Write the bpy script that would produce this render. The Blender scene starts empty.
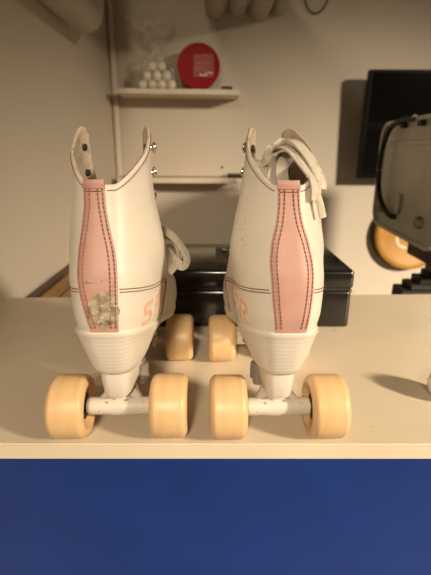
import bpy, bmesh, math, random
from mathutils import Vector, Matrix, noise
R = math.radians
PI = math.pi
rnd = random.Random(7)
C = bpy.context.scene.collection

# ------------------------------------------------------------------ materials
def nodes_of(name):
    m = bpy.data.materials.new(name); m.use_nodes = True
    nt = m.node_tree
    return m, nt, nt.nodes['Principled BSDF']

def mat(name, col, rough=.5, metal=0., var=.06, scale=40., bump=0., bscale=200., coat=0., sss=0., spec=.5, stretch=None):
    m, nt, b = nodes_of(name)
    tc = nt.nodes.new('ShaderNodeTexCoord')
    src = tc.outputs['Object']
    if stretch:
        mp = nt.nodes.new('ShaderNodeMapping'); mp.inputs['Scale'].default_value = stretch
        nt.links.new(src, mp.inputs['Vector']); src = mp.outputs['Vector']
    n = nt.nodes.new('ShaderNodeTexNoise'); n.inputs['Scale'].default_value = scale; n.inputs['Detail'].default_value = 5
    nt.links.new(src, n.inputs['Vector'])
    r = nt.nodes.new('ShaderNodeValToRGB')
    r.color_ramp.elements[0].position = .3; r.color_ramp.elements[1].position = .7
    lo = [max(0, c * (1 - var)) for c in col]; hi = [min(1, c * (1 + var)) for c in col]
    r.color_ramp.elements[0].color = (*lo, 1); r.color_ramp.elements[1].color = (*hi, 1)
    nt.links.new(n.outputs['Fac'], r.inputs['Fac']); nt.links.new(r.outputs['Color'], b.inputs['Base Color'])
    b.inputs['Roughness'].default_value = rough; b.inputs['Metallic'].default_value = metal
    b.inputs['Specular IOR Level'].default_value = spec
    if coat: b.inputs['Coat Weight'].default_value = coat; b.inputs['Coat Roughness'].default_value = .12
    if sss:
        b.inputs['Subsurface Weight'].default_value = sss; b.inputs['Subsurface Radius'].default_value = (.006, .004, .002)
    if bump:
        n2 = nt.nodes.new('ShaderNodeTexNoise'); n2.inputs['Scale'].default_value = bscale; n2.inputs['Detail'].default_value = 4
        nt.links.new(tc.outputs['Object'], n2.inputs['Vector'])
        bp = nt.nodes.new('ShaderNodeBump'); bp.inputs['Strength'].default_value = bump; bp.inputs['Distance'].default_value = .001
        nt.links.new(n2.outputs['Fac'], bp.inputs['Height']); nt.links.new(bp.outputs['Normal'], b.inputs['Normal'])
    return m

def speck(m, col, scale, thr, amount=1.):
    """scatter small stains of colour col over a material"""
    nt = m.node_tree; b = nt.nodes['Principled BSDF']
    old = b.inputs['Base Color'].links[0].from_socket
    tc = nt.nodes.new('ShaderNodeTexCoord')
    n = nt.nodes.new('ShaderNodeTexNoise'); n.inputs['Scale'].default_value = scale; n.inputs['Detail'].default_value = 3
    nt.links.new(tc.outputs['Object'], n.inputs['Vector'])
    r = nt.nodes.new('ShaderNodeValToRGB')
    r.color_ramp.elements[0].position = thr; r.color_ramp.elements[1].position = min(1, thr + .06)
    r.color_ramp.elements[0].color = (0, 0, 0, 1); r.color_ramp.elements[1].color = (amount, amount, amount, 1)
    nt.links.new(n.outputs['Fac'], r.inputs['Fac'])
    mx = nt.nodes.new('ShaderNodeMixRGB'); mx.inputs['Color2'].default_value = (*col, 1)
    nt.links.new(r.outputs['Color'], mx.inputs['Fac']); nt.links.new(old, mx.inputs['Color1'])
    nt.links.new(mx.outputs['Color'], b.inputs['Base Color'])
    return m

M = {}
M['wall'] = mat('wall_paint', (.60, .545, .46), .7, var=.035, scale=3, bump=.15, bscale=60)
M['ceiling'] = mat('bounce_cutting_dark_paint', (.30, .26, .21), .8, var=.03, scale=4)  # dark tone for ceiling and unseen walls, chosen to cut bounced light
M['floor'] = mat('floor_concrete', (.22, .2, .18), .8, var=.15, scale=6)
M['counter'] = speck(mat('counter_laminate', (.66, .575, .445), .38, var=.05, scale=9, bump=.08, bscale=300), (.30, .22, .13), 55, .735, .6)
M['blue'] = mat('blue_panel_paint', (.003, .026, .170), .5, var=.10, scale=14, bump=.1, bscale=150)
M['leather'] = mat('white_leather', (.80, .745, .655), .42, var=.03, scale=30, bump=.10, bscale=900)
M['lining'] = speck(mat('boot_lining', (.56, .47, .36), .9, var=.12, scale=300, bump=.5, bscale=1500), (.30, .22, .15), 120, .62, .6)
M['pink'] = speck(mat('pink_leather', (.57, .335, .285), .5, var=.05, scale=50, bump=.12, bscale=800), (.34, .17, .13), 70, .76, .5)
M['pink_edge'] = mat('pink_binding', (.50, .28, .235), .6, var=.07, scale=80)
M['thread'] = mat('brown_thread', (.27, .11, .075), .8, var=.15, scale=200)
M['print'] = mat('pale_pink_print', (.80, .50, .39), .5, var=.06, scale=120)
M['sole'] = mat('white_sole_plastic', (.78, .725, .64), .40, var=.03, scale=30)
M['plate'] = mat('white_nylon_plate', (.74, .68, .60), .45, var=.05, scale=60)
M['truck'] = speck(mat('white_painted_truck', (.66, .60, .53), .5, var=.06, scale=90, bump=.2, bscale=400), (.20, .14, .09), 160, .66, .8)
M['wheel'] = speck(mat('amber_wheel_urethane', (.72, .485, .255), .40, var=.07, scale=45, sss=.12, stretch=(3, .35, .35)), (.36, .20, .08), 75, .735, .5)
M['black'] = mat('black_rubber', (.018, .016, .014), .55, var=.2, scale=60)
M['steel'] = mat('steel', (.62, .58, .52), .3, 1., var=.08, scale=120)
M['darksteel'] = mat('dark_steel', (.36, .32, .28), .45, .5, var=.1, scale=100)
M['lace'] = speck(mat('lace_cotton', (.72, .655, .55), .9, var=.10, scale=250, bump=.6, bscale=1800), (.42, .34, .24), 110, .60, .5)
M['cash'] = mat('black_enamel', (.0085, .0075, .0065), .22, var=.15, scale=80, coat=.2)
M['chrome'] = mat('chrome', (.85, .82, .78), .12, 1., var=.02)
M['white'] = mat('white_shelf_paint', (.66, .60, .50), .55, var=.04, scale=20)
M['wood'] = mat('golden_wood', (.50, .29, .11), .5, var=.28, scale=18, stretch=(14, .8, 14))
M['darkwood'] = mat('dark_wood', (.10, .068, .04), .6, var=.25, scale=20, stretch=(12, 1, 12))
M['redtin'] = mat('red_tin', (.27, .004, .008), .5, var=.08, scale=30, spec=.2)
M['redlabel'] = mat('dark_red_print', (.24, .012, .018), .4, var=.05)
M['palered'] = mat('pale_red_print', (.42, .10, .08), .4, var=.05)
M['cream'] = mat('cream_print', (.72, .62, .46), .5, var=.06)
M['ball'] = mat('white_ball', (.78, .72, .62), .4, var=.03)
M['tvbody'] = mat('black_plastic', (.008, .007, .007), .5, var=.1, spec=.15)
M['screen'] = mat('dark_screen', (.004, .004, .004), .10, var=.1, spec=.12)
M['panel'] = mat('grey_panel_metal', (.52, .52, .47), .42, .25, var=.07, scale=16, bump=.08, bscale=120)
M['panelrim'] = mat('light_grey_rim', (.56, .55, .49), .4, .2, var=.06)
M['ochre'] = mat('ochre_disc_wood', (.44, .225, .045), .5, var=.16, scale=16)
M['darkred'] = mat('dark_red_enamel', (.07, .018, .014), .4, var=.15)
M['brown'] = mat('brown_post', (.20, .135, .075), .55, var=.15, scale=30)
M['duct'] = mat('duct_paint', (.43, .385, .32), .6, var=.04, scale=12)
M['tissue'] = mat('white_tissue', (.80, .70, .60), .9, var=.05, scale=60)

# sole grooves: fine horizontal moulding lines
def groove(m):
    nt = m.node_tree; b = nt.nodes['Principled BSDF']
    tc = nt.nodes.new('ShaderNodeTexCoord')
    w = nt.nodes.new('ShaderNodeTexWave'); w.bands_direction = 'Z'; w.inputs['Scale'].default_value = 78; w.inputs['Distortion'].default_value = .15
    nt.links.new(tc.outputs['Object'], w.inputs['Vector'])
    bp = nt.nodes.new('ShaderNodeBump'); bp.inputs['Strength'].default_value = .10; bp.inputs['Distance'].default_value = .001
    nt.links.new(w.outputs['Fac'], bp.inputs['Height']); nt.links.new(bp.outputs['Normal'], b.inputs['Normal'])
    return m
M['heel'] = groove(mat('white_heel_plastic', (.78, .725, .64), .40, var=.03, scale=30))

def patch_mat():
    m = mat('worn_patch', (.40, .335, .235), .75, var=.45, scale=160, bump=1., bscale=420)
    speck(m, (.70, .60, .44), 330, .60, .9); speck(m, (.10, .07, .04), 190, .63, .9)
    return m
M['patch'] = patch_mat()

def bag_mat():
    m, nt, b = nodes_of('clear_bag_film')
    out = nt.nodes['Material Output']
    tr = nt.nodes.new('ShaderNodeBsdfTransparent'); tr.inputs['Color'].default_value = (.97, .96, .94, 1)
    b.inputs['Base Color'].default_value = (.85, .82, .76, 1); b.inputs['Roughness'].default_value = .18
    n = nt.nodes.new('ShaderNodeTexNoise'); n.inputs['Scale'].default_value = 55; n.inputs['Detail'].default_value = 4
    tc = nt.nodes.new('ShaderNodeTexCoord'); nt.links.new(tc.outputs['Object'], n.inputs['Vector'])
    r = nt.nodes.new('ShaderNodeMapRange'); r.inputs['From Min'].default_value = .45; r.inputs['From Max'].default_value = .75
    r.inputs['To Min'].default_value = .04; r.inputs['To Max'].default_value = .55
    nt.links.new(n.outputs['Fac'], r.inputs['Value'])
    mx = nt.nodes.new('ShaderNodeMixShader')
    nt.links.new(r.outputs['Result'], mx.inputs['Fac']); nt.links.new(tr.outputs[0], mx.inputs[1]); nt.links.new(b.outputs[0], mx.inputs[2])
    nt.links.new(mx.outputs[0], out.inputs['Surface'])
    return m
M['bag'] = bag_mat()

# ------------------------------------------------------------------ object helpers
def link(name, bm, m, parent=None, smooth=True, sharp=40, loc=None):
    bmesh.ops.recalc_face_normals(bm, faces=bm.faces)
    me = bpy.data.meshes.new(name); bm.to_mesh(me); bm.free()
    for mm in (m if isinstance(m, (list, tuple)) else [m]): me.materials.append(mm)
    o = bpy.data.objects.new(name, me); C.objects.link(o)
    if parent: o.parent = parent
    if loc: o.location = loc
    if smooth:
        for p in me.polygons: p.use_smooth = True
        me.set_sharp_from_angle(angle=R(sharp))
    return o

def empty(name, label, cat, loc=(0, 0, 0), rz=0, group=None):
    o = bpy.data.objects.new(name, None); C.objects.link(o); o.empty_display_size = .02
    o.location = loc; o.rotation_euler = (0, 0, rz); return tag(o, label, cat, group)

def tag(o, label, cat, group=None, kind=None):
    o['label'] = label; o['category'] = cat
    if group: o['group'] = group
    if kind: o['kind'] = kind
    return o

def struct(o): o['kind'] = 'structure'; return o

def box(bm, a, b, bev=0., seg=2, mi=0):
    x0, y0, z0 = a; x1, y1, z1 = b
    vs = [bm.verts.new(p) for p in ((x0, y0, z0), (x1, y0, z0), (x1, y1, z0), (x0, y1, z0), (x0, y0, z1), (x1, y0, z1), (x1, y1, z1), (x0, y1, z1))]
    fs = [bm.faces.new([vs[i] for i in q]) for q in ((3, 2, 1, 0), (4, 5, 6, 7), (0, 1, 5, 4), (1, 2, 6, 5), (2, 3, 7, 6), (3, 0, 4, 7))]
    for f in fs: f.material_index = mi
    if bev:
        es = list({e for f in fs for e in f.edges})
        bmesh.ops.bevel(bm, geom=es, offset=bev, segments=seg, affect='EDGES', profile=.5)
    return bm

def lathe(bm, prof, mtx=Matrix(), seg=40, mi=0):
    """prof: list of (radius, axial) revolved about local x"""
    rings = []
    for r, a in prof:
        if r < 1e-6: rings.append([bm.verts.new(mtx @ Vector((a, 0, 0)))])
        else: rings.append([bm.verts.new(mtx @ Vector((a, r * math.cos(2 * PI * k / seg), r * math.sin(2 * PI * k / seg)))) for k in range(seg)])
    for A, B in zip(rings, rings[1:]):
        if len(A) == 1 and len(B) == 1: continue
        for k in range(seg):
            k2 = (k + 1) % seg
            if len(A) == 1: f = bm.faces.new((A[0], B[k], B[k2]))
            elif len(B) == 1: f = bm.faces.new((A[k], B[0], A[k2]))
            else: f = bm.faces.new((A[k], B[k], B[k2], A[k2]))
            f.material_index = mi
    return bm

def catmull(pts, n=8):
    pts = [Vector(p) for p in pts]; out = []
    P = [2 * pts[0] - pts[1]] + pts + [2 * pts[-1] - pts[-2]]
    for i in range(1, len(P) - 2):
        for k in range(n):
            t = k / n; a, b, c, d = P[i - 1:i + 3]
            out.append(.5 * ((2 * b) + (c - a) * t + (2 * a - 5 * b + 4 * c - d) * t * t + (3 * b - a - 3 * c + d) * t ** 3))
    out.append(pts[-1]); return out

def sweep(bm, pts, sect, up=Vector((0, 0, 1)), ups=None, mi=0, closed_sect=True, scale=None):
    """sweep a 2-D section (list of (a, b)): a along side, b along up"""
    rings = []; n = len(pts)
    for i, p in enumerate(pts):
        t = (pts[min(i + 1, n - 1)] - pts[max(i - 1, 0)]).normalized()
        u = Vector(ups[i]) if ups else up
        s = t.cross(u)
        if s.length < 1e-5: s = t.cross(Vector((1, .3, 0)))
        s.normalize(); w = s.cross(t).normalized()
        k = scale(i / (n - 1)) if scale else 1
        rings.append([bm.verts.new(p + s * a * k + w * b * k) for a, b in sect])
    m = len(sect)
    for A, B in zip(rings, rings[1:]):
        for k in range(m):
            f = bm.faces.new((A[k], A[(k + 1) % m], B[(k + 1) % m], B[k])); f.material_index = mi
    for q in (rings[0][::-1], rings[-1]):
        f = bm.faces.new(q); f.material_index = mi
    return bm

def circ(r, n=12): return [(r * math.cos(2 * PI * k / n), r * math.sin(2 * PI * k / n)) for k in range(n)]
def flat(w, t): return [(-w / 2, -t * .3), (-w / 2 + t * .5, -t / 2), (0, -t * .62), (w / 2 - t * .5, -t / 2), (w / 2, -t * .3), (w / 2, t * .3), (w / 2 - t * .5, t / 2), (0, t * .62), (-w / 2 + t * .5, t / 2), (-w / 2, t * .3)]
def tube(bm, pts, r, seg=12, up=Vector((0, 0, 1)), mi=0): return sweep(bm, pts, circ(r, seg), up, mi=mi)

# ------------------------------------------------------------------ room shell
XL, XR, YB, YF, ZF, ZC = -.39, 2.2, 1.75, -2.2, -.90, 1.55
def slab(name, a, b, m):
    bm = bmesh.new(); box(bm, a, b); return struct(link(name, bm, m, smooth=False))
slab('wall_back', (XL - .1, YB, ZF), (XR + .1, YB + .1, ZC), M['wall'])
slab('wall_left', (XL - .1, YF, ZF), (XL, YB, ZC), M['wall'])
slab('wall_right', (XR, YF, ZF), (XR + .1, YB, ZC), M['ceiling'])  # unseen right and front walls toned dark to hold down bounced fill
slab('wall_front', (XL - .1, YF - .1, ZF), (XR + .1, YF, ZC), M['ceiling'])
slab('floor', (XL - .1, YF - .1, ZF - .1), (XR + .1, YB + .1, ZF), M['floor'])
slab('ceiling', (XL - .1, YF - .1, ZC), (XR + .1, YB + .1, ZC + .1), M['ceiling'])
bm = bmesh.new(); tube(bm, [Vector((XL + .0135, YB - .0135, z)) for z in (ZF, 0, ZC)], .0125, 16, Vector((0, 1, 0)))
struct(link('trim_1', bm, M['white']))

# ------------------------------------------------------------------ counter
cr = empty('counter', 'white-topped counter with a blue front panel that carries both skates', 'counter', (0, .32, ZF))
cr['kind'] = 'thing'
def prism(bm, poly, z0, z1, bev=0.):
    lo = [bm.verts.new((x, y, z0)) for x, y in poly]; hi = [bm.verts.new((x, y, z1)) for x, y in poly]
    n = len(poly); fs = [bm.faces.new(lo[::-1]), bm.faces.new(hi)]
    for k in range(n): fs.append(bm.faces.new((lo[k], lo[(k + 1) % n], hi[(k + 1) % n], hi[k])))
    if bev: bmesh.ops.bevel(bm, geom=list({e for f in fs for e in f.edges}), offset=bev, segments=2, affect='EDGES')
    return bm
DZ = Vector((0, .32, ZF))
bm = bmesh.new()
prism(bm, [(-.385, .3205), (.80, .3275), (.80, .767), (-.385, .719)], -.0165, 0, .0016)
bmesh.ops.translate(bm, verts=bm.verts, vec=-DZ); link('worktop', bm, M['counter'], cr)
bm = bmesh.new()
prism(bm, [(-.38, .3275), (.79, .3335), (.79, .3505), (-.38, .3445)], ZF, -.0168)
bmesh.ops.translate(bm, verts=bm.verts, vec=-DZ); link('front_panel', bm, M['blue'], cr, smooth=False)
for x0 in (-.38, .772):
    bm = bmesh.new(); box(bm, (x0, .354, ZF), (x0 + .018, .705, -.0168))
    bmesh.ops.translate(bm, verts=bm.verts, vec=-DZ); link('side_panel', bm, M['blue'], cr, smooth=False)

# ------------------------------------------------------------------ roller skate
def interp(xs, ys, x):
    n = len(xs)
    if x <= xs[0]: return ys[0]
    if x >= xs[-1]: return ys[-1]
    i = max(k for k in range(n - 1) if xs[k] <= x)
    d = [(ys[k + 1] - ys[k]) / (xs[k + 1] - xs[k]) for k in range(n - 1)]
    def tg(k):
        if k == 0: return d[0]
        if k == n - 1: return d[-1]
        return 0 if d[k - 1] * d[k] <= 0 else 2 * d[k - 1] * d[k] / (d[k - 1] + d[k])
    h = xs[i + 1] - xs[i]; t = (x - xs[i]) / h; m0, m1 = tg(i) * h, tg(i + 1) * h
    return (2 * t ** 3 - 3 * t * t + 1) * ys[i] + (t ** 3 - 2 * t * t + t) * m0 + (-2 * t ** 3 + 3 * t * t) * ys[i + 1] + (t ** 3 - t * t) * m1

TT = [0, .2, .4, .65, .85, 1]
#        h     yb     yf    p    widths
LV = [(.000, -32, 213, .52, [33, 37, 34, 43, 38, 28]),
      (.015, -34.5, 217, .52, [35, 40.5, 36.5, 46, 41, 30]),
      (.030, -34.5, 204, .54, [35, 41, 38.5, 46, 40, 28]),
      (.045, -33, 162, .58, [33.5, 40, 40.5, 43, 34, 22]),
      (.060, -28.5, 122, .64, [31, 37, 41, 40, 29, 19]),
      (.080, -22, 95, .70, [28.5, 33, 37, 36, 28, 18]),
      (.100, -16, 80, .74, [26.5, 30, 33, 33, 28, 18]),
      (.130, -12, 74, .76, [25.5, 28.5, 31, 31.5, 28, 18]),
      (.175, -10, 74, .76, [25.5, 28.5, 31, 31.5, 28, 18])]
HS = [l[0] for l in LV]
def level(h):
    yb = interp(HS, [l[1] for l in LV], h) / 1000; yf = interp(HS, [l[2] for l in LV], h) / 1000
    p = interp(HS, [l[3] for l in LV], h); ws = [interp(HS, [l[4][k] for l in LV], h) / 1000 for k in range(6)]
    return yb, yf, p, ws
def z0(y): return interp([-.04, -.03, .05, .09, .12, .16, .22], [.1165, .114, .0935, .0835, .0785, .077, .080], y)
def sstep(a, b, x): t = min(1, max(0, (x - a) / (b - a))); return t * t * (3 - 2 * t)
SHAPE = {'taper': 0., 'lean': 0., 'base': 0.}   # how far this boot's shaft narrows and leans
def P(phi, h):
    """point of the boot's outer skin: phi in degrees from the heel (+ to the right), h above the sole"""
    yb, yf, p, ws = level(h); a = R(phi)
    t = (1 - math.cos(a)) / 2; y = yb + (yf - yb) * t
    x = math.copysign(interp(TT, ws, t) * abs(math.sin(a)) ** p, phi) if abs(math.sin(a)) > 1e-9 else 0.
    k = sstep(.03, .09, h)
    x = x * (1 - SHAPE['taper'] * sstep(.09, .165, h)) + SHAPE['lean'] * sstep(.02, .09, h) + SHAPE['base']
    return Vector((x, y, h + z0(y) * (1 - k) + .112 * k))
def N(phi, h):
    du = P(phi + 1, h) - P(phi - 1, h); dv = P(phi, h + .0015) - P(phi, h - .0015)
    n = du.cross(dv); n.normalize()
    return n
def phi_x(x, h):      # angle at which the skin near the heel reaches side offset x
    lo, hi = -85., 85.
    for _ in range(32):
        m = (lo + hi) / 2
        if P(m, h).x < x: lo = m
        else: hi = m
    return lo
def phi_y(y, h, side):
    yb, yf, p, ws = level(h); return side * math.degrees(math.acos(max(-1, min(1, 1 - 2 * (y - yb) / (yf - yb)))))

def wheel_profile():
    r, w = .0285, .01660
    pr = [(.0075, -w + .006), (.0125, -w + .0055), (.0165, -w + .0035), (.0195, -w + .0006), (.0215, -w)]
    for k in range(9):
        a = k / 8 * PI / 2; pr.append((r - .0075 + .0075 * math.sin(a), -w + .0062 - .0062 * math.cos(a)))
    pr += [(r + .0001, 0)]
    q = [(a, -b) for a, b in pr[:-1]][::-1]
    return pr + q

def surf_grid(f, nu, nv, off, thick, mi=0):
    """patch laid on the skin: f(u, v) gives (phi, h); closed slab of the given thickness"""
    bm = bmesh.new(); top = []; bot = []
    for i in range(nu + 1):
        ra, rb = [], []
        for j in range(nv + 1):
            ph, h = f(i / nu, j / nv); p = P(ph, h); n = N(ph, h)
            ra.append(bm.verts.new(p + n * off)); rb.append(bm.verts.new(p + n * (off - thick)))
        top.append(ra); bot.append(rb)
    for i in range(nu):
        for j in range(nv):
            bm.faces.new((top[i][j], top[i + 1][j], top[i + 1][j + 1], top[i][j + 1]))
            bm.faces.new((bot[i][j], bot[i][j + 1], bot[i + 1][j + 1], bot[i + 1][j]))
    for i in range(nu):
        bm.faces.new((top[i][0], bot[i][0], bot[i + 1][0], top[i + 1][0])); bm.faces.new((top[i][nv], top[i + 1][nv], bot[i + 1][nv], bot[i][nv]))
    for j in range(nv):
        bm.faces.new((top[0][j], top[0][j + 1], bot[0][j + 1], bot[0][j])); bm.faces.new((top[nu][j], bot[nu][j], bot[nu][j + 1], top[nu][j + 1]))
    return bm

def stitches(bm, path, off, pitch=.0027, ln=.0018, r=.00042):
    """path: list of (phi, h); short thread dashes at a regular pitch"""
    pts = [(P(a, h) + N(a, h) * off, N(a, h)) for a, h in path]
    acc = 0.; nxt = pitch * .5
    for (p, n), (q, n2) in zip(pts, pts[1:]):
        d = (q - p).length
        while d > 0 and nxt <= acc + d:
            k = (nxt - acc) / d; c = p.lerp(q, k); t = (q - p).normalized(); s = t.cross(n).normalized()
            a, b = c - t * ln / 2, c + t * ln / 2
            sec = [(-r, 0), (0, r * 1.2), (r, 0), (0, -r)]
            A = [bm.verts.new(a + s * u + n * w) for u, w in sec]; B = [bm.verts.new(b + s * u + n * w) for u, w in sec]
            m1 = bm.verts.new(a - t * r * .8); m2 = bm.verts.new(b + t * r * .8)
            for i in range(4):
                bm.faces.new((A[i], A[(i + 1) % 4], B[(i + 1) % 4], B[i])); bm.faces.new((A[(i + 1) % 4], A[i], m1)); bm.faces.new((B[i], B[(i + 1) % 4], m2))
            nxt += pitch
        acc += d

LET = {'S': [(.92, .98), (.30, 1.0), (.06, .86), (.10, .62), (.35, .52), (.68, .48), (.90, .34), (.84, .10), (.62, .0), (.05, .02)],
       'F': [[(.08, 0), (.08, 1), (.95, 1)], [(.08, .52), (.78, .52)]],
       'R': [[(.08, 0), (.08, 1), (.66, 1), (.90, .88), (.90, .62), (.66, .48), (.30, .48)], [(.50, .46), (.96, 0)]]}

def skate(name, label, loc, rz, side, worn, phis):
    """side: which side (+1 right, -1 left) carries the lettering; phis: front-edge angles (left, right) of the two flaps"""
    root = empty(name, label, 'roller skate', loc, rz, 'pair of white and pink roller skates')
    pl, pr_ = phis
    SHAPE.update(taper=0. if worn else .15, lean=.0018 if worn else -.0030, base=-.0018 if worn else .0006)
    def fmax(s, h):
        top = pr_ if s > 0 else pl
        return interp([0, .052, .062, .078, .10, .13, .17], [180, 180, 174, 164, (164 + top) / 2 if top > 150 else top + 8, top, top - 3], h)
    def htop(v):
        s = abs(v); b = .1135 + .052 * max(0, (s - .12) / .88) ** 1.25
        if s > .84: b -= .013 * ((s - .84) / .16) ** 2.2
        return b
    # upper
    bm = bmesh.new(); NV, NR = 48, 44; grid = []
    for i in range(NR + 1):
        row = []
        for j in range(-NV, NV + 1):
            v = j / NV; h = (i / NR) * htop(v)
            row.append(bm.verts.new(P(v * fmax(v, h), h)))
        grid.append(row)
    for i in range(NR):
        for j in range(2 * NV): bm.faces.new((grid[i][j], grid[i][j + 1], grid[i + 1][j + 1], grid[i + 1][j]))
    bmesh.ops.remove_doubles(bm, verts=bm.verts, dist=.00012)
    up = link('boot_upper', bm, [M['leather'], M['lining']], root, sharp=60)
    # make sure the skin faces outward, then give it thickness with a fabric inside
    me = up.data
    c = sum((p.normal.dot(p.center - Vector((0, .03, p.center.z))) for p in me.polygons if p.center.z > .17))
    if c < 0: me.flip_normals()
    md = up.modifiers.new('thickness', 'SOLIDIFY'); md.thickness = .0024; md.offset = -1; md.material_offset = 1; md.material_offset_rim = 1
    # padded collar binding along the rim
    # tongue
    bm = bmesh.new(); tp = []
    for i in range(13):
        k = i / 12; h = .050 + .046 * k; yb, yf, p, ws = level(h); zz = h + z0(yf) * (1 - sstep(.03, .09, h)) + .112 * sstep(.03, .09, h)
        tp.append((yf - .007 + .012 * k * k, zz - .004, .020 + .006 * k))
    rows = []
    for y, z, w in tp:
        rows.append([(bm.verts.new((w * u, y - .010 * u * u, z)), bm.verts.new((w * u, y - .004 - .010 * u * u, z - .002))) for u in [q / 6 for q in range(-6, 7)]])
    for A, B in zip(rows, rows[1:]):
        for k in range(12):
            bm.faces.new((A[k][0], A[k + 1][0], B[k + 1][0], B[k][0])); bm.faces.new((A[k][1], B[k][1], B[k + 1][1], A[k + 1][1]))
        bm.faces.new((A[0][0], B[0][0], B[0][1], A[0][1])); bm.faces.new((A[12][0], A[12][1], B[12][1], B[12][0]))
    for A in (rows[0], rows[-1]):
        for k in range(12): bm.faces.new((A[k][0], A[k][1], A[k + 1][1], A[k + 1][0]))
    link('tongue', bm, M['leather'], root)
    # pink strip up the back
    if worn: hw = ([0, .010, .030, .047, .062, .085, .1005, .116], [.0105, .0115, .0140, .0150, .0142, .0103, .0083, .0080])
    else: hw = ([0, .010, .030, .053, .068, .088, .102, .116], [.0120, .0132, .0152, .0162, .0145, .0098, .0083, .0080])
    wid = lambda h: interp(hw[0], hw[1], h)
    wob = lambda h: interp([0, .04, .08, .116], [-.0010, -.0035, -.0046, -.0054] if worn else [.0020, .0012, -.0012, -.0026], h)
    strip = link('heel_strip', surf_grid(lambda u, v: (phi_x(wob(.0 + .1165 * v) + (2 * u - 1) * wid(.1165 * v), .1165 * v), .0005 + .1165 * v), 14, 60, .0011, .0016), M['pink'], root)
    bm = surf_grid(lambda u, v: (phi_x(wob(.114) + (2 * u - 1) * .0083, .1125), .1106 + .0034 * v), 10, 4, .0019, .0062)
    link('strip_tab', bm, M['pink_edge'], strip)
    st = bmesh.new()
    for s in (-1, 1):
        for ins in (.0016, .0050):
            stitches(st, [(phi_x(wob(h) + s * (wid(h) - ins), h), h) for h in [.004 + .107 * k / 90 for k in range(91)]], .0013, .0033, .0021, .00056)
    stitches(st, [(phi_x(wob(.109) + x, .1085), .1085) for x in [-.0066 + .0132 * k / 20 for k in range(21)]], .0014)
    link('strip_stitching', st, M['thread'], strip)
    # counter and collar stitching
    for s in (-1, 1):
        for d in (0, .0024):
            rad = .013 - d; ye = (.067 if worn else .098) - d; ht = .0355 - d; seg = []
            for k in range(61): y = -.0338 + (ye - rad + .0338) * (k / 60) ** 1.5; seg.append((y, ht + .004 * sstep(-.02, .05, y)))
            for k in range(1, 13): a = PI / 2 * k / 12; seg.append((ye - rad + rad * math.sin(a), ht + .004 - rad + rad * math.cos(a)))
            for k in range(1, 12): seg.append((ye - .004 * k / 11, ht + .004 - rad - (ht + .004 - rad - .003) * k / 11))
            path = [(phi_y(y, h, s), h) for y, h in seg]
            path = [q for q in path if abs(P(*q).x - wob(q[1])) > wid(q[1]) + .0006]
            sb = bmesh.new(); stitches(sb, path, .0004, .0026, .0020, .00040); link('seam_stitching', sb, M['thread'], root)
        path = []
        for k in range(60):
            v = s * (.01 + .89 * k / 59); h = htop(v) - .0042; path.append((v * fmax(v, h), h))
        path = [q for q in path if abs(P(*q).x - wob(.116)) > .0088]
        sb = bmesh.new(); stitches(sb, path, .0004, .0024, .0017, .00038); link('collar_stitching', sb, M['thread'], root)
    # lettering on the heel counter: S F R read from the wearer's left to right
    lb = bmesh.new(); xs = .0030 if side > 0 else .066
    def put(strokes, y0, hgt, wdt, i_):
        for line in strokes:
            pts = []
            for (a, b), (c_, d_) in zip(line, line[1:]):
                for k in range(6): pts.append((a + (c_ - a) * k / 6, b + (d_ - b) * k / 6))
            pts.append(line[-1]); L = []
            for a, b in pts:
                aa = a + .22 * b
                y = y0 + side * aa * wdt; z = .1124 + b * hgt
                h = z - z0(y); ph = phi_y(y, h, side); L.append((P(ph, h) + N(ph, h) * .0004, N(ph, h)))
            hwid = .0020; ring = []
            for i, (p, n) in enumerate(L):
                t = (L[min(i + 1, len(L) - 1)][0] - L[max(i - 1, 0)][0]).normalized(); sd = t.cross(n).normalized()
                ring.append([lb.verts.new(p + sd * hwid), lb.verts.new(p - sd * hwid), lb.verts.new(p - sd * hwid - n * .0006), lb.verts.new(p + sd * hwid - n * .0006)])
            for A, B in zip(ring, ring[1:]):
                for i in range(4): lb.faces.new((A[i], A[(i + 1) % 4], B[(i + 1) % 4], B[i]))
            lb.faces.new(ring[0][::-1]); lb.faces.new(ring[-1])
    for i, ch in enumerate('SFR'):
        s_ = LET[ch] if isinstance(LET[ch][0], list) else [LET[ch]]
        put(s_, (-.0140 + .0205 * i) if side > 0 else (.0510 - .0205 * i), .0165, .0150, 0)
    o = link('lettering', lb, M['print'], root); o['label'] = 'pale pink block letters SFR'
    if worn:
        def f(u, v):
            a = 2 * PI * u; rr = v * (1 + .07 * math.sin(4 * a + 2.6) + .05 * math.sin(7 * a) + .04 * math.sin(11 * a + 2))
            h = .0190 + .0150 * rr * math.sin(a); return (phi_x(-.0002 + .0112 * rr * math.cos(a), max(.003, h)), max(.003, h))
        bm = bmesh.new(); rings = []
        c0 = bm.verts.new(P(*f(0, 0)) + N(*f(0, 0)) * .0022)
        for i in range(1, 9):
            ring = []
            for k in range(48):
                q = f(k / 48, i / 8); n = N(*q)
                ring.append(bm.verts.new(P(*q) + n * ((.00155 if i < 8 else .0010) + .0003 * noise.noise(Vector((k * .9, i * 1.3, 2.))))))
            rings.append(ring)
        for k in range(48): bm.faces.new((c0, rings[0][k], rings[0][(k + 1) % 48]))
        for A, B in zip(rings, rings[1:]):
            for k in range(48): bm.faces.new((A[k], B[k], B[(k + 1) % 48], A[(k + 1) % 48]))
        o = link('worn_patch', bm, M['patch'], strip); o['label'] = 'rough grey-brown worn patch'
        # frayed scuffs beside and above the patch
        bm = bmesh.new()
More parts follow.
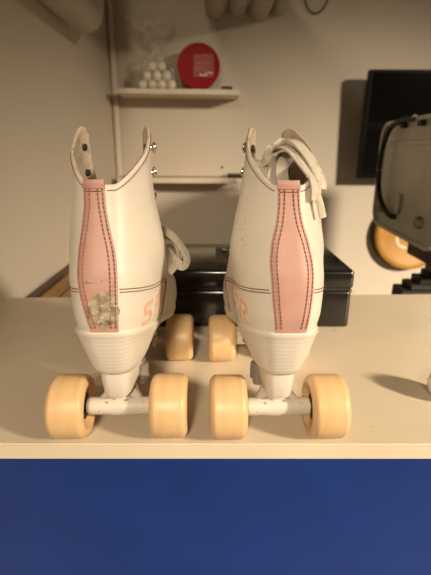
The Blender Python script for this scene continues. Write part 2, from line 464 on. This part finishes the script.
        for cx, ch, a, b in ((-.0045, .0415, .0042, .0011), (.0030, .0425, .0022, .0008), (.0118, .0300, .0012, .0085), (-.0095, .0150, .0010, .0075), (-.0035, .0555, .0006, .0005)):
            pts = []
            for k in range(14):
                t = 2 * PI * k / 14; rr = 1 + .25 * math.sin(3 * t + cx * 900); h = ch + b * rr * math.sin(t); ph = phi_x(wob(h) + cx + a * rr * math.cos(t), h)
                pts.append(bm.verts.new(P(ph, h) + N(ph, h) * .00145))
            bm.faces.new(pts)
        link('scuff_marks', bm, M['patch'], strip)
    else:
        bm = bmesh.new()
        for y, z in ((.0106, .2130), (.0126, .2030), (-.0016 + .008, .1985), (.0076, .1955), (-.004 + .012, .1895), (.0066, .1835), (.0066, .1825), (.0020, .1790), (-.0006, .1795), (.0045, .1765), (.0062, .1745), (.0150, .1890), (.0160, .1800), (.0040, .1720), (.0180, .1960)):
            h = z - .112; ph = phi_y(y, h, -1); p = P(ph, h); n = N(ph, h); t = n.orthogonal().normalized(); b = n.cross(t); r = .00055
            bm.faces.new([bm.verts.new(p + n * .0002 + (t * math.cos(a) + b * math.sin(a)) * r) for a in [2 * PI * k / 8 for k in range(8)]])
        link('pin_holes', bm, M['thread'], root)
    # welted sole and heel
    bm = bmesh.new(); n = 80; ra, rb, rc = [], [], []
    for k in range(n):
        ph = -180 + 360 * k / n; p = P(ph, .001); nn = N(ph, .004); nn.z = 0; nn.normalize()
        ra.append(bm.verts.new((p.x + nn.x * .0006, p.y + nn.y * .0006, z0(p.y) + .0016)))
        rb.append(bm.verts.new((p.x + nn.x * .0014, p.y + nn.y * .0014, z0(p.y) - .0005)))
        rc.append(bm.verts.new((p.x + -nn.x * .0006, p.y - nn.y * .0006, z0(p.y) - .0070)))
    for A, B in ((ra, rb), (rb, rc)):
        for k in range(n): bm.faces.new((A[k], A[(k + 1) % n], B[(k + 1) % n], B[k]))
    bm.faces.new(ra); bm.faces.new(rc[::-1])
    bmesh.ops.triangulate(bm, faces=[f for f in bm.faces if len(f.verts) > 4])
    link('sole', bm, M['sole'], root)
    bm = bmesh.new()
    def dring(hw_, yb, yf, zb, zf, exp=.62, n=36):
        pts = []
        for k in range(n + 1):
            a = PI * k / n - PI / 2                        # left side -> heel -> right side
            x = hw_ * math.copysign(abs(math.sin(a)) ** exp, math.sin(a)); y = yf - (yf - yb) * math.cos(a) ** .9 if math.cos(a) > 1e-6 else yf
            pts.append((x + SHAPE['base'], y, zb + (zf - zb) * (y - yb) / (yf - yb)))
        return pts
    lay = [(.0350, -.0345, .046, .1142, .0950), (.0353, -.0345, .046, .1128, .0935), (.0343, -.0335, .046, .1110, .0920), (.0322, -.0310, .045, .1030, .0870),
           (.0295, -.0275, .043, .0930, .0810), (.0270, -.0240, .041, .0840, .0760), (.0250, -.0208, .040, .0765, .0715), (.0236, -.0185, .039, .0720, .0690), (.0212, -.0158, .038, .0688, .0670), (.0150, -.0110, .036, .0675, .0662)]
    prev = None
    for q in lay:
        ring = [bm.verts.new(p) for p in dring(*q)]
        if prev:
            m = len(ring)
            for k in range(m): bm.faces.new((prev[k], prev[(k + 1) % m], ring[(k + 1) % m], ring[k]))
        else: bm.faces.new(ring)
        prev = ring
    bm.faces.new(prev[::-1]); link('heel', bm, M['heel'], root, sharp=50)
    # plate
    bm = bmesh.new(); prev = None
    for q in [(.0172, -.0125, .030, .0715, .0715), (.0165, -.0118, .030, .060, .060), (.0147, -.0100, .030, .0445, .0445), (.0130, -.0080, .028, .0415, .0415)]:
        ring = [bm.verts.new(p) for p in dring(*q, exp=.5)]
        if prev:
            m = len(ring)
            for k in range(m): bm.faces.new((prev[k], prev[(k + 1) % m], ring[(k + 1) % m], ring[k]))
        else: bm.faces.new(ring)
        prev = ring
    bm.faces.new(prev[::-1])
    rows = []
    for k in range(15):
        y = .022 + .160 * k / 14; zt = z0(y) - .0072 if y > .06 else .0665 + (z0(.06) - .0072 - .0665) * max(0, (y - .022)) / .038; w = .0165 + .010 * sstep(.06, .13, y)
        rows.append([bm.verts.new(q) for q in ((-w, y, zt), (w, y, zt), (w, y, zt - .008), (w * .6, y, zt - .013), (-w * .6, y, zt - .013), (-w, y, zt - .008))])
    for A, B in zip(rows, rows[1:]):
        for k in range(6): bm.faces.new((A[k], A[(k + 1) % 6], B[(k + 1) % 6], B[k]))
    bm.faces.new(rows[0][::-1]); bm.faces.new(rows[-1])
    link('plate', bm, M['plate'], root, sharp=35)
    # trucks and wheels
    for fy, d in ((0., 1), (.150, -1)):
        bm = bmesh.new(); ax = Matrix.Translation((0, fy, .0285))
        lathe(bm, [(0, -.0295), (.0074, -.0295), (.0080, -.028), (.0080, -.012), (.0088, 0), (.0080, .012), (.0080, .028), (.0074, .0295), (0, .0295)], ax, 24)
        for s in (-1, 1): sweep(bm, [Vector((s * .017, fy, .031)), Vector((s * .011, fy + d * .010, .035)), Vector((s * .005, fy + d * .022, .041))], circ(.0055, 10))
        sweep(bm, [Vector((0, fy, .030)), Vector((0, fy + d * .016, .037)), Vector((0, fy + d * .030, .043))], circ(.0085, 12), scale=lambda t: 1.15 - .2 * t)
        tr = link('truck', bm, M['truck'], root)
        bm = bmesh.new(); kp = Matrix.Translation((side * .0135, fy + d * .034, .044)) @ Matrix.Rotation(R(90), 4, 'Y')
        lathe(bm, [(0, -.016), (.0052, -.016), (.0052, -.011), (.0075, -.0105), (.0080, -.004), (.0060, -.0035), (.0078, -.002), (.0080, .004), (.0048, .0045), (.0048, .011), (0, .011)], kp, 14)
        link('cushion', bm, M['darksteel'], tr)
        for s in (-1, 1):
            bm = bmesh.new(); lathe(bm, wheel_profile(), Matrix.Translation((s * .0444, fy, .0285)), 48)
            w = link('wheel', bm, M['wheel'], root, sharp=45)
            bm = bmesh.new()
            for e in (-1, 1): lathe(bm, [(.0035, e * .0128), (.0092, e * .0131), (.0118, e * .0125), (.0122, e * .0090), (.0035, e * .0090)], Matrix.Translation((s * .0444, fy, .0285)), 24)
            link('bearing', bm, M['black'], w)
            bm = bmesh.new(); lathe(bm, [(0, s * .0165), (.0040, s * .0165), (.0058, s * .0158), (.0058, s * .0140), (.0035, s * .0140), (.0035, -s * .0165), (0, -s * .0165)], Matrix.Translation((s * .0444, fy, .0285)), 6)
            link('axle_nut', bm, M['steel'], w)
    bm = bmesh.new(); lathe(bm, [(0, -.0235), (.015, -.0235), (.0185, -.021), (.0185, -.008), (.0125, -.004), (.0125, .002), (.006, .004), (.006, .020), (0, .020)], Matrix.Translation((0, .196, .0535)) @ Matrix.Rotation(R(-78), 4, 'Y'), 24)
    link('toe_stop', bm, M['print'], root)
    # lace hooks on both flaps, with dark rivets inside
    for s in (-1, 1):
        for h in (.140, .119, .099, .081):
            fm = fmax(s, h); ph = s * (fm - 13); p = P(ph, h); n = N(ph, h)
            rot = n.to_track_quat('X', 'Z').to_matrix().to_4x4(); mt = Matrix.Translation(p) @ rot
            bm = bmesh.new(); lathe(bm, [(0, -.0005), (.0026, -.0005), (.0022, .0026), (.0042, .0032), (.0046, .0042), (.0036, .0052), (0, .0056)], mt, 16)
            hk = link('lace_hook', bm, M['chrome'], root)
            bm = bmesh.new(); lathe(bm, [(0, -.0044), (.0022, -.0044), (.0030, -.0038), (.0030, -.0026), (0, -.0026)], mt, 14)
            link('rivet', bm, M['black'], hk)
    # lacing across the instep
    lz = bmesh.new()
    hs = [.062, .070, .078, .087]
    for i, h in enumerate(hs):
        for s in (-1, 1):
            a = P(s * (fmax(s, h) - 10), h); b = P(-s * (fmax(-s, h + .007) - 10), h + .007)
            yb, yf, p_, ws = level(h + .0035); mid = (a + b) / 2; mid.y = max(a.y, b.y) + .006; mid.z += .004
            sweep(lz, catmull([a + Vector((s * .001, .002, 0)), a.lerp(mid, .55) + Vector((0, .003, .001)), mid + Vector((0, .001 + .0012 * (s > 0), 0)), b.lerp(mid, .55) + Vector((0, .003, .001)), b + Vector((-s * .001, .002, 0))], 5), flat(.0065, .0012), Vector((0, .7, .7)))
    link('lacing', lz, M['lace'], root)
    return root

LS = (-.0855, .340, 0.); RS = (.0560, .340, 0.)
left = skate('roller_skate', 'white roller skate with a worn grey patch on its pink heel strip', LS, R(1.0), 1, True, (128, 129))
right = skate('roller_skate', 'white roller skate with clean pink heel strip and laces hanging over its collar', RS, R(1.3), -1, False, (136, 160))

def ribbon(name, parent, paths, w=.0090, t=.0014, n=9):
    """paths: list of (points in world metres, up vectors or one up vector)"""
    bm = bmesh.new(); inv = parent.matrix_basis.inverted()
    for pts, up in paths:
        c = catmull([inv @ Vector(p) for p in pts], n)
        if isinstance(up, list):
            ups = []
            m = len(c)
            for i in range(m):
                q = i / (m - 1) * (len(up) - 1); k = min(int(q), len(up) - 2); ups.append(Vector(up[k]).lerp(Vector(up[k + 1]), q - k))
            sweep(bm, c, flat(w, t), ups=ups)
        else: sweep(bm, c, flat(w, t), Vector(up))
    return link(name, bm, M['lace'], parent, sharp=60)

# tied bow of the left skate, sticking out to the right of its instep
ribbon('lace_bow', left, [
    ([(-.064, .402, .178), (-.052, .404, .1785), (-.040, .408, .170), (-.031, .412, .156), (-.0285, .414, .146), (-.033, .414, .140), (-.040, .411, .146), (-.048, .406, .158), (-.058, .402, .168)], [(.2, -.7, .7), (.6, -.6, .5), (.8, -.5, .2), (.7, -.7, 0), (.2, -1, 0), (.4, -.8, .3), (.5, -.7, .5)]),
    ([(-.062, .398, .174), (-.055, .397, .168), (-.049, .399, .155), (-.044, .401, .143), (-.0405, .402, .137)], [(.3, -.8, .5), (.6, -.8, .2), (.7, -.7, .1)]),
    ([(-.062, .405, .172), (-.050, .412, .172), (-.040, .418, .164), (-.036, .420, .152), (-.040, .418, .146), (-.050, .410, .156), (-.060, .404, .166)], [(.3, -.5, .8), (.8, -.5, .3), (.5, -.8, .1)]),
])
# loose lace bundle of the right skate: out of the shaft and over the collar
K = [(.2, -.8, .5), (.35, -.75, .55), (.5, -.65, .55), (.65, -.7, .25)]
ribbon('lace_bundle', right, [
    ([(.0440, .392, .205), (.0440, .390, .232), (.0470, .384, .2490), (.0555, .372, .2530), (.0655, .356, .2460), (.0715, .341, .2350), (.0750, .332, .2255), (.0755, .330, .2140)], K),
    ([(.0500, .392, .205), (.0500, .390, .236), (.0540, .383, .2540), (.0630, .370, .2570), (.0705, .355, .2485), (.0765, .344, .2375), (.0800, .337, .2280), (.0805, .335, .2220)], K),
    ([(.0500, .386, .205), (.0490, .382, .232), (.0520, .374, .2470), (.0600, .362, .2490), (.0670, .346, .2390), (.0720, .334, .2300)], K),
    ([(.0310, .394, .2410), (.0370, .394, .2385), (.0440, .389, .2410), (.0500, .382, .2490)], (.1, -.6, .8)),
    ([(.058, .384, .200), (.058, .382, .220), (.056, .378, .236), (.060, .370, .247)], (.2, -.9, .3)),
], w=.0115, t=.0022)
bm = bmesh.new(); inv = right.matrix_basis.inverted()
sweep(bm, [inv @ Vector(p) for p in ((.0765, .3305, .2180), (.0795, .3310, .2110), (.0825, .3320, .2010))], flat(.0055, .0026), Vector((.3, -.9, .2)))
o = link('lace_end', bm, M['lace'], right)

# ------------------------------------------------------------------ cash box
cb = empty('cash_box', 'black metal cash box standing on the counter behind the two skates', 'cash box', (.054, .587, 0))
W2, DP = .1445, .183
bm = bmesh.new(); box(bm, (-W2 + .0015, .0015, .0), (W2 - .0015, DP - .0015, .0585), .006, 3); link('body', bm, M['cash'], cb)
bm = bmesh.new(); box(bm, (-W2, 0, .0605), (W2, DP, .0885), .0055, 3); lid = link('lid', bm, M['cash'], cb)
bm = bmesh.new(); box(bm, (-W2 + .003, .003, .0580), (W2 - .003, DP - .003, .0612)); link('seam', bm, M['black'], cb, smooth=False)
bm = bmesh.new()      # shallow recessed tray that holds the handle
for a, b in (((-.054, .066, .0880), (.054, .150, .0889)),): box(bm, a, b, .0003, 1)
link('handle_recess', bm, M['black'], lid)
bm = bmesh.new(); tube(bm, catmull([(-.040, .124, .0885), (-.040, .112, .0925), (-.034, .103, .0945), (0, .102, .0950), (.034, .103, .0945), (.040, .112, .0925), (.040, .124, .0885)], 6), .0030, 10)
link('handle', bm, M['chrome'], lid)
for z, a in ((.083, .004), (.0575, .004)):  # tiny chrome beads added to give the glints at the box corner
    bm = bmesh.new(); bmesh.ops.create_uvsphere(bm, u_segments=10, v_segments=8, radius=.0020)
    bmesh.ops.translate(bm, verts=bm.verts, vec=(W2 - .0022, .0014, z)); link('corner_glint', bm, M['chrome'], cb)
bm = bmesh.new(); lathe(bm, [(0, .0), (.008, .0), (.008, .003), (.0065, .004), (0, .004)], Matrix.Translation((0, .0025, .040)) @ Matrix.Rotation(R(-90), 4, 'Z').inverted() @ Matrix.Rotation(PI, 4, 'Z'), 20)
link('lock', bm, M['chrome'], cb)

# ------------------------------------------------------------------ crumpled tissue at the right edge
bm = bmesh.new(); bmesh.ops.create_icosphere(bm, subdivisions=4, radius=.0185)
for v in bm.verts:
    d = v.co.normalized(); v.co = d * (.0185 + .0022 * noise.noise(d * 3.1) + .0016 * noise.noise(d * 8)); v.co.z = max(v.co.z * .95, -.0155)
tag(link('crumpled_tissue', bm, M['tissue'], loc=(.2440, .400, .0157)), 'crumpled white ball of tissue on the counter, cut by the right edge', 'tissue')

# ------------------------------------------------------------------ wooden bench along the left wall
wb = empty('wooden_bench', 'narrow golden wooden bench against the left wall, behind the counter', 'bench', (-.325, 1.25, ZF))
Z = lambda z: z - ZF
bm = bmesh.new(); box(bm, (-.044, -.47, Z(-.070)), (-.004, .49, Z(-.045)), .002); link('plank', bm, M['wood'], wb)
bm = bmesh.new(); box(bm, (-.001, -.47, Z(-.070)), (.060, .49, Z(-.045)), .002); link('plank', bm, M['wood'], wb)
bm = bmesh.new(); box(bm, (-.064, -.47, Z(-.095)), (-.0445, .49, Z(-.038)), .001); link('back_rail', bm, M['darkwood'], wb)
for y0 in (-.45, .43):
    bm = bmesh.new(); box(bm, (-.050, y0, 0), (.056, y0 + .04, Z(-.0705))); link('leg', bm, M['darkwood'], wb, smooth=False)

# ------------------------------------------------------------------ back wall shelf and what stands on it
ZS = .4500
def shelf_board(o, x0, x1, y0, z0_, z1, m, nm):
    bm = bmesh.new(); box(bm, (x0, y0, z0_), (x1, YB - .0005, z1), .0012, 1); return link(nm, bm, m, o)
sh = empty('wall_shelf', 'white wall shelf holding the red tin and the bag of balls', 'shelf', (-.15, YB, ZS)); sh.rotation_euler = (0, R(.5), 0)
bm = bmesh.new(); box(bm, (-.1945, -.145, -.0175), (.230, -.0005, 0), .0015, 1); link('board', bm, M['white'], sh)

tin = empty('round_tin', 'round red tin standing on edge on the upper wall shelf', 'tin', (-.0625, 1.668, ZS + .0005)); tin.rotation_euler = (R(-4), 0, R(2))
tm = Matrix.Translation((0, 0, .0745)) @ Matrix.Rotation(R(90), 4, 'Z')
bm = bmesh.new(); lathe(bm, [(0, -.022), (.0700, -.022), (.0720, -.020), (.0720, .012), (0, .012)], tm, 56); link('body', bm, M['redtin'], tin)
bm = bmesh.new(); lathe(bm, [(0, -.0255), (.0620, -.0255), (.0650, -.0262), (.0690, -.0275), (.0730, -.0275), (.0742, -.0255), (.0742, -.010), (.0722, -.010)], tm, 56); lid = link('lid', bm, M['redtin'], tin)
F_ = -.0262
bm = bmesh.new(); box(bm, (-.018, F_, .040), (.052, F_ + .001, .112), .0003, 1); link('label_panel', bm, M['redlabel'], lid)
def marks(bm, rows):
    for x0, x1, z, hgt, seed in rows:
        q = random.Random(seed); x = x0
        while x < x1:
            w = q.uniform(.003, .007); box(bm, (x, F_ - .0006, z), (min(x + w, x1), F_ + .0002, z + hgt * q.uniform(.7, 1.1))); x += w + q.uniform(.0015, .003)
bm = bmesh.new(); marks(bm, [(-.010, .006, .103, .006, 1), (.016, .044, .106, .005, 2), (-.008, .040, .083, .005, 3), (-.012, .030, .070, .003, 4), (-.012, .034, .062, .003, 5)]); link('print_marks', bm, M['palered'], lid, smooth=False)
bm = bmesh.new(); marks(bm, [(.004, .030, .043, .007, 6), (.026, .050, .051, .006, 7)]); link('white_sticker', bm, M['cream'], lid, smooth=False)

bm = bmesh.new(); box(bm, (.016, 1.655, ZS - .0015), (.056, 1.685, ZS + .0145), .002, 1)
tag(link('black_clip', bm, M['black']), 'small black block at the right end of the upper wall shelf', 'block')

bag = empty('plastic_bag', 'clear knotted plastic bag full of white balls on the upper wall shelf', 'bag', (-.2085, 1.675, ZS))
bm = bmesh.new(); rings = []
prof = [(.030, .0012), (.058, .004), (.0695, .022), (.0685, .050), (.060, .078), (.043, .100), (.026, .118), (.018, .130), (.024, .142), (.044, .160), (.060, .185), (.072, .212)]
for i, (r, z) in enumerate(prof):
    ring = []
    for k in range(56):
        a = 2 * PI * k / 56; n1 = noise.noise(Vector((math.cos(a) * 2.2, math.sin(a) * 2.2, z * 14))); n2 = noise.noise(Vector((math.cos(a) * 6, math.sin(a) * 6, z * 30)))
        q = 1 + (.02 if z < .09 else .42) * n1 + (.015 if z < .09 else .25) * n2
        x = r * q * math.cos(a); y = r * .72 * q * math.sin(a)
        zz = z + (.030 * n1 + .018 * n2 if z > .15 else 0) ; y = min(y, .070)
        ring.append(bm.verts.new((x - (.03 * (z - .13) / .08 if z > .13 else 0), y, zz)))
    rings.append(ring)
for A, B in zip(rings, rings[1:]):
    for k in range(56): bm.faces.new((A[k], A[(k + 1) % 56], B[(k + 1) % 56], B[k]))
bm.faces.new(rings[0][::-1]); link('film', bm, M['bag'], bag, sharp=80)
bm = bmesh.new(); tube(bm, [Vector((.018 * math.cos(a), .014 * math.sin(a), .130 + .002 * math.sin(2 * a))) for a in [2 * PI * k / 24 for k in range(25)]], .0035, 8); link('knot', bm, M['bag'], bag)
r = .0168; bmB = bmesh.new(); bmesh.ops.create_uvsphere(bmB, u_segments=20, v_segments=14, radius=r)
ball0 = None
spots = [(x, -.016, r) for x in (-.0505, -.0168, .0168, .0505)] + [(x, .018, r) for x in (-.035, 0, .035)] + [(-.035, -.013, r + .0292), (0, -.013, r + .0292), (.035, -.013, r + .0292), (-.018, -.010, r + .0590), (.017, -.010, r + .0590), (.020, .020, r + .031)]
for x, y, z in spots:
    if ball0 is None: b = ball0 = link('white_ball', bmB, M['ball'])
    else: b = ball0.copy(); C.objects.link(b)
    b.location = (-.2085 + x, 1.675 + y, ZS + .002 + z)
    tag(b, 'small white ball inside the clear bag on the upper wall shelf', 'ball', 'white balls in the clear bag')

# lower ledge
lg = empty('wall_ledge', 'lower wall ledge with a white front edge and a wooden top', 'shelf', (-.16, YB, .134))
bm = bmesh.new(); box(bm, (-.203, -.130, 0), (.235, -.120, .0195), .001, 1); link('front_edge', bm, M['white'], lg)
bm = bmesh.new(); box(bm, (-.203, -.1198, .002), (.235, -.0005, .0190)); link('top_board', bm, M['wood'], lg, smooth=False)
bm = bmesh.new(); box(bm, (.204, 1.612 - YB - .006 + .010, .0196), (.262, -.02, .031), .001, 1)
bmesh.ops.translate(bm, verts=bm.verts, vec=(-.16, YB, .134))
tag(link('black_bar', bm, M['black']), 'short black bar lying on the right end of the lower wall ledge', 'bar')
bm = bmesh.new(); lathe(bm, [(0, 0), (.005, 0), (.0045, .003), (0, .004)], Matrix.Translation((.024, YB, .187)) @ Matrix.Rotation(R(-90), 4, 'Z'), 14)
tag(link('wall_plug', bm, M['darkwood']), 'small dark plug in the back wall just above the lower ledge', 'plug')

# ------------------------------------------------------------------ overhead pipes and duct
names = ['leftmost of the four pale pipes overhead at the back wall', 'second from left of the four pale pipes overhead', 'third from left of the four pale pipes overhead', 'rightmost and slimmest of the four pale pipes overhead']
for (x, z, r_), lb in zip(((-.004, .728, .037), (.073, .732, .035), (.151, .724, .038), (.219, .735, .029)), names):
    bm = bmesh.new(); tube(bm, [Vector((x, y, z)) for y in (YB - .0005, .8, -.4, YF)], r_, 28)
    tag(link('overhead_pipe', bm, M['duct']), lb, 'pipe', 'pale pipes overhead')
bm = bmesh.new(); pts = [Vector((-.343, y, .578)) for y in (YF, -.6, .6, 1.25)]
pts += [Vector((-.343, 1.25 + .07 * math.sin(a), .578 + .07 - .07 * math.cos(a))) for a in [PI / 2 * k / 8 for k in range(1, 9)]] + [Vector((-.343, 1.32, ZC))]
sweep(bm, pts, circ(.0425, 28), Vector((1, 0, 0)))
tag(link('duct_pipe', bm, M['duct']), 'thick pale duct running along the left wall near the ceiling and bending up', 'duct')
bm = bmesh.new(); tube(bm, catmull([(.300, YB - .004, .80), (.308, YB - .010, .755), (.325, YB - .012, .722), (.350, YB - .012, .712), (.376, YB - .010, .728), (.392, YB - .006, .765), (.396, YB - .004, .80)], 6), .0028, 8)
tag(link('cable_loop', bm, M['darkwood']), 'thin dark cable loop hanging on the back wall near the ceiling', 'cable')

# ------------------------------------------------------------------ television
tv = empty('television', 'black flat television mounted on the back wall, upper right', 'television', (.86, 1.66, .335)); tv.rotation_euler = (R(3), 0, 0)
bm = bmesh.new(); box(bm, (-.330, -.020, -.183), (.330, .018, .183), .003, 2); link('case', bm, M['tvbody'], tv)
bm = bmesh.new(); box(bm, (-.320, -.0212, -.168), (.320, -.0198, .174)); link('screen', bm, M['screen'], tv, smooth=False)
bm = bmesh.new(); box(bm, (-.10, .0182, -.08), (.10, .068, .08), .003, 1); link('wall_mount', bm, M['darksteel'], tv)

# ------------------------------------------------------------------ round ochre disc on the wall
dc = empty('wall_disc', 'round ochre wooden disc hanging on the back wall below the television', 'disc', (.789, YB - .004, -.066))
dm = Matrix.Rotation(R(90), 4, 'Z')
bm = bmesh.new(); lathe(bm, [(0, -.042), (.118, -.042), (.124, -.046), (.140, -.046), (.146, -.042), (.146, -.014), (0, -.014)], dm, 64); link('face', bm, M['ochre'], dc)
bm = bmesh.new(); lathe(bm, [(0, -.0138), (.150, -.0138), (.150, .003), (0, .003)], dm, 64); link('backing', bm, M['black'], dc)
bm = bmesh.new()
for pts in ([(-.050, .020), (-.062, -.010), (-.052, -.045), (-.020, -.058)], [(-.030, .030), (-.036, .004), (-.028, -.022), (-.006, -.030)], [(-.020, .045), (.000, .030), (-.014, .012), (.006, .000)], [(.010, .050), (.012, .020), (.030, .010)]):
    sweep(bm, [Vector((x, -.0425, z)) for x, z in [(p.x, p.y) for p in catmull([(a, b, 0) for a, b in pts], 6)]], flat(.012, .001), Vector((0, -1, 0)))
link('painted_mark', bm, M['cream'], dc)

# ------------------------------------------------------------------ workshop machine with grey panel, standing on a low cabinet
cab = empty('side_cabinet', 'low dark cabinet under the grey workshop machine', 'cabinet', (.62, 1.02, ZF))
bm = bmesh.new(); box(bm, (-.26, -.20, 0), (.26, .22, Z(-.2205)), .003, 1); link('body', bm, M['darkwood'], cab)
bm = bmesh.new(); box(bm, (-.27, -.21, Z(-.22)), (.27, .23, Z(-.2)), .003, 1); link('top', bm, M['darkwood'], cab)
mc = empty('workshop_machine', 'grey panelled workshop machine on a stepped dark foot at the right edge', 'machine', (.62, 1.02, -.2))
ZM = lambda z: z + .2
def rrect(y0, y1, z0_, z1, r, n=8):
    out = []
    for cy, cz, a0 in ((y1 - r, z1 - r, 0), (y0 + r, z1 - r, 90), (y0 + r, z0_ + r, 180), (y1 - r, z0_ + r, 270)):
        for k in range(n + 1): a = R(a0 + 90 * k / n); out.append((cy + r * math.cos(a), cz + r * math.sin(a)))
    return out
def plate_bm(poly, x0, x1, bev=.004):
    bm = bmesh.new(); A = [bm.verts.new((x0, y, z)) for y, z in poly]; B = [bm.verts.new((x1, y, z)) for y, z in poly]
    fa = bm.faces.new(A); fb = bm.faces.new(B[::-1]); n = len(poly)
    for k in range(n): bm.faces.new((A[k], B[k], B[(k + 1) % n], A[(k + 1) % n]))
    bmesh.ops.bevel(bm, geom=list(fa.edges), offset=bev, segments=3, affect='EDGES'); return bm
def turn(bm):   # the panel is turned a little so its near end stands further left
    bmesh.ops.rotate(bm, verts=bm.verts, cent=(-.178, .18, 0), matrix=Matrix.Rotation(R(-3), 3, 'Z')); return bm
o = link('side_panel', turn(plate_bm(rrect(-.22, .18, ZM(.062), ZM(.318), .045), -.178, -.146)), M['panel'], mc); side_panel = o
bm = bmesh.new()
outer = rrect(-.222, .182, ZM(.060), ZM(.320), .047); inner = rrect(-.214, .174, ZM(.068), ZM(.312), .040)
rows = [[bm.verts.new((x, y, z)) for y, z in pl_] for x, pl_ in ((-.176, outer), (-.186, outer), (-.186, inner), (-.176, inner))]
for a in range(4):
    A, B = rows[a], rows[(a + 1) % 4]
    for k in range(len(A)): bm.faces.new((A[k], B[k], B[(k + 1) % len(A)], A[(k + 1) % len(A)]))
link('panel_rim', turn(bm), M['panelrim'], side_panel)
bm = bmesh.new(); box(bm, (-.184, -.212, ZM(.262)), (-.1775, .172, ZM(.272)), .001, 1); link('panel_rib', turn(bm), M['panelrim'], side_panel)
for y, z in ((.130, .110), (-.125, .108)):
    bm = bmesh.new(); lathe(bm, [(0, -.014), (.004, -.014), (.005, -.012), (.011, -.011), (.013, -.004), (.014, .002)], Matrix.Translation((-.1785, y, ZM(z))), 20); link('bolt', turn(bm), M['darksteel'], side_panel)
for y in (.03, -.07, -.15):
    bm = bmesh.new(); box(bm, (-.188, y - .012, ZM(.300)), (-.1765, y + .012, ZM(.312)), .002, 1); link('clip', turn(bm), M['black'], side_panel)
bm = bmesh.new(); tube(bm, catmull([(-.186, -.04, ZM(.318)), (-.192, .02, ZM(.316)), (-.196, .085, ZM(.300)), (-.197, .118, ZM(.255)), (-.196, .130, ZM(.200)), (-.195, .115, ZM(.150)), (-.192, .075, ZM(.115)), (-.188, .030, ZM(.100)), (-.176, .020, ZM(.098))], 8), .0065, 10); link('cable', turn(bm), M['black'], side_panel)
bm = bmesh.new(); box(bm, (-.186, -.005, ZM(.11)), (-.178, .013, ZM(.155)), .002, 1); link('tag_plate', turn(bm), M['panelrim'], side_panel)
bm = bmesh.new(); box(bm, (-.142, -.19, ZM(.075)), (.20, .15, ZM(.305)), .02, 3); link('housing', bm, M['panel'], mc)
bm = bmesh.new(); box(bm, (-.172, -.155, ZM(.020)), (.10, -.03, ZM(.0605)), .005, 2); link('clamp_block', bm, M['darkred'], mc)
bm = bmesh.new(); box(bm, (-.100, -.020, ZM(-.15)), (.10, .020, ZM(.074)), .006, 2); link('post', bm, M['brown'], mc)
bm = bmesh.new()
for k in range(4): box(bm, (-.168 + .021 * k, -.030 + .002 * k, .0 if k == 0 else .128 + .0145 * (k - 1)), (.20 - .021 * k, .030 - .002 * k, .128 + .0145 * k), .002, 1)
link('stepped_foot', bm, M['black'], mc)

# ------------------------------------------------------------------ light
def area(name, loc, target, size, power, col, spread=180):
    l = bpy.data.lights.new(name, 'AREA'); l.shape = 'DISK'; l.size = size; l.energy = power; l.color = col; l.spread = R(spread)
    o = bpy.data.objects.new(name, l); C.objects.link(o); o.location = loc
    o.rotation_euler = (Vector(target) - Vector(loc)).to_track_quat('-Z', 'Y').to_euler(); return o
WARM = (1., .81, .58)
area('lamp_right', (2.0, -.9, 1.0), (.75, 1.05, -1.05), .28, 50, WARM, 74)
area('lamp_behind', (-.22, -1.6, 1.15), (0, .5, -.6), .30, 8.6, WARM, 80)
w = bpy.data.worlds.new('room_dim'); bpy.context.scene.world = w; w.use_nodes = True
w.node_tree.nodes['Background'].inputs['Color'].default_value = (1, .8, .55, 1); w.node_tree.nodes['Background'].inputs['Strength'].default_value = .02

# ------------------------------------------------------------------ camera
cam = bpy.data.cameras.new('camera'); co = bpy.data.objects.new('camera', cam); C.objects.link(co)
cam.sensor_fit = 'VERTICAL'; cam.sensor_height = 36; cam.lens = 36 * 430 / 575; cam.clip_start = .01
co.matrix_world = Matrix.Translation((0, 0, .25)) @ Matrix.Rotation(R(90 - 17.7), 4, 'X') @ Matrix.Rotation(R(.25), 4, 'Z')
cam.dof.use_dof = True; cam.dof.focus_distance = .36; cam.dof.aperture_fstop = 9.0
sc = bpy.context.scene; sc.camera = co
vs = sc.view_settings; vs.view_transform = 'Standard'; vs.look = 'None'; vs.exposure = 0; vs.gamma = 1; vs.use_curve_mapping = False
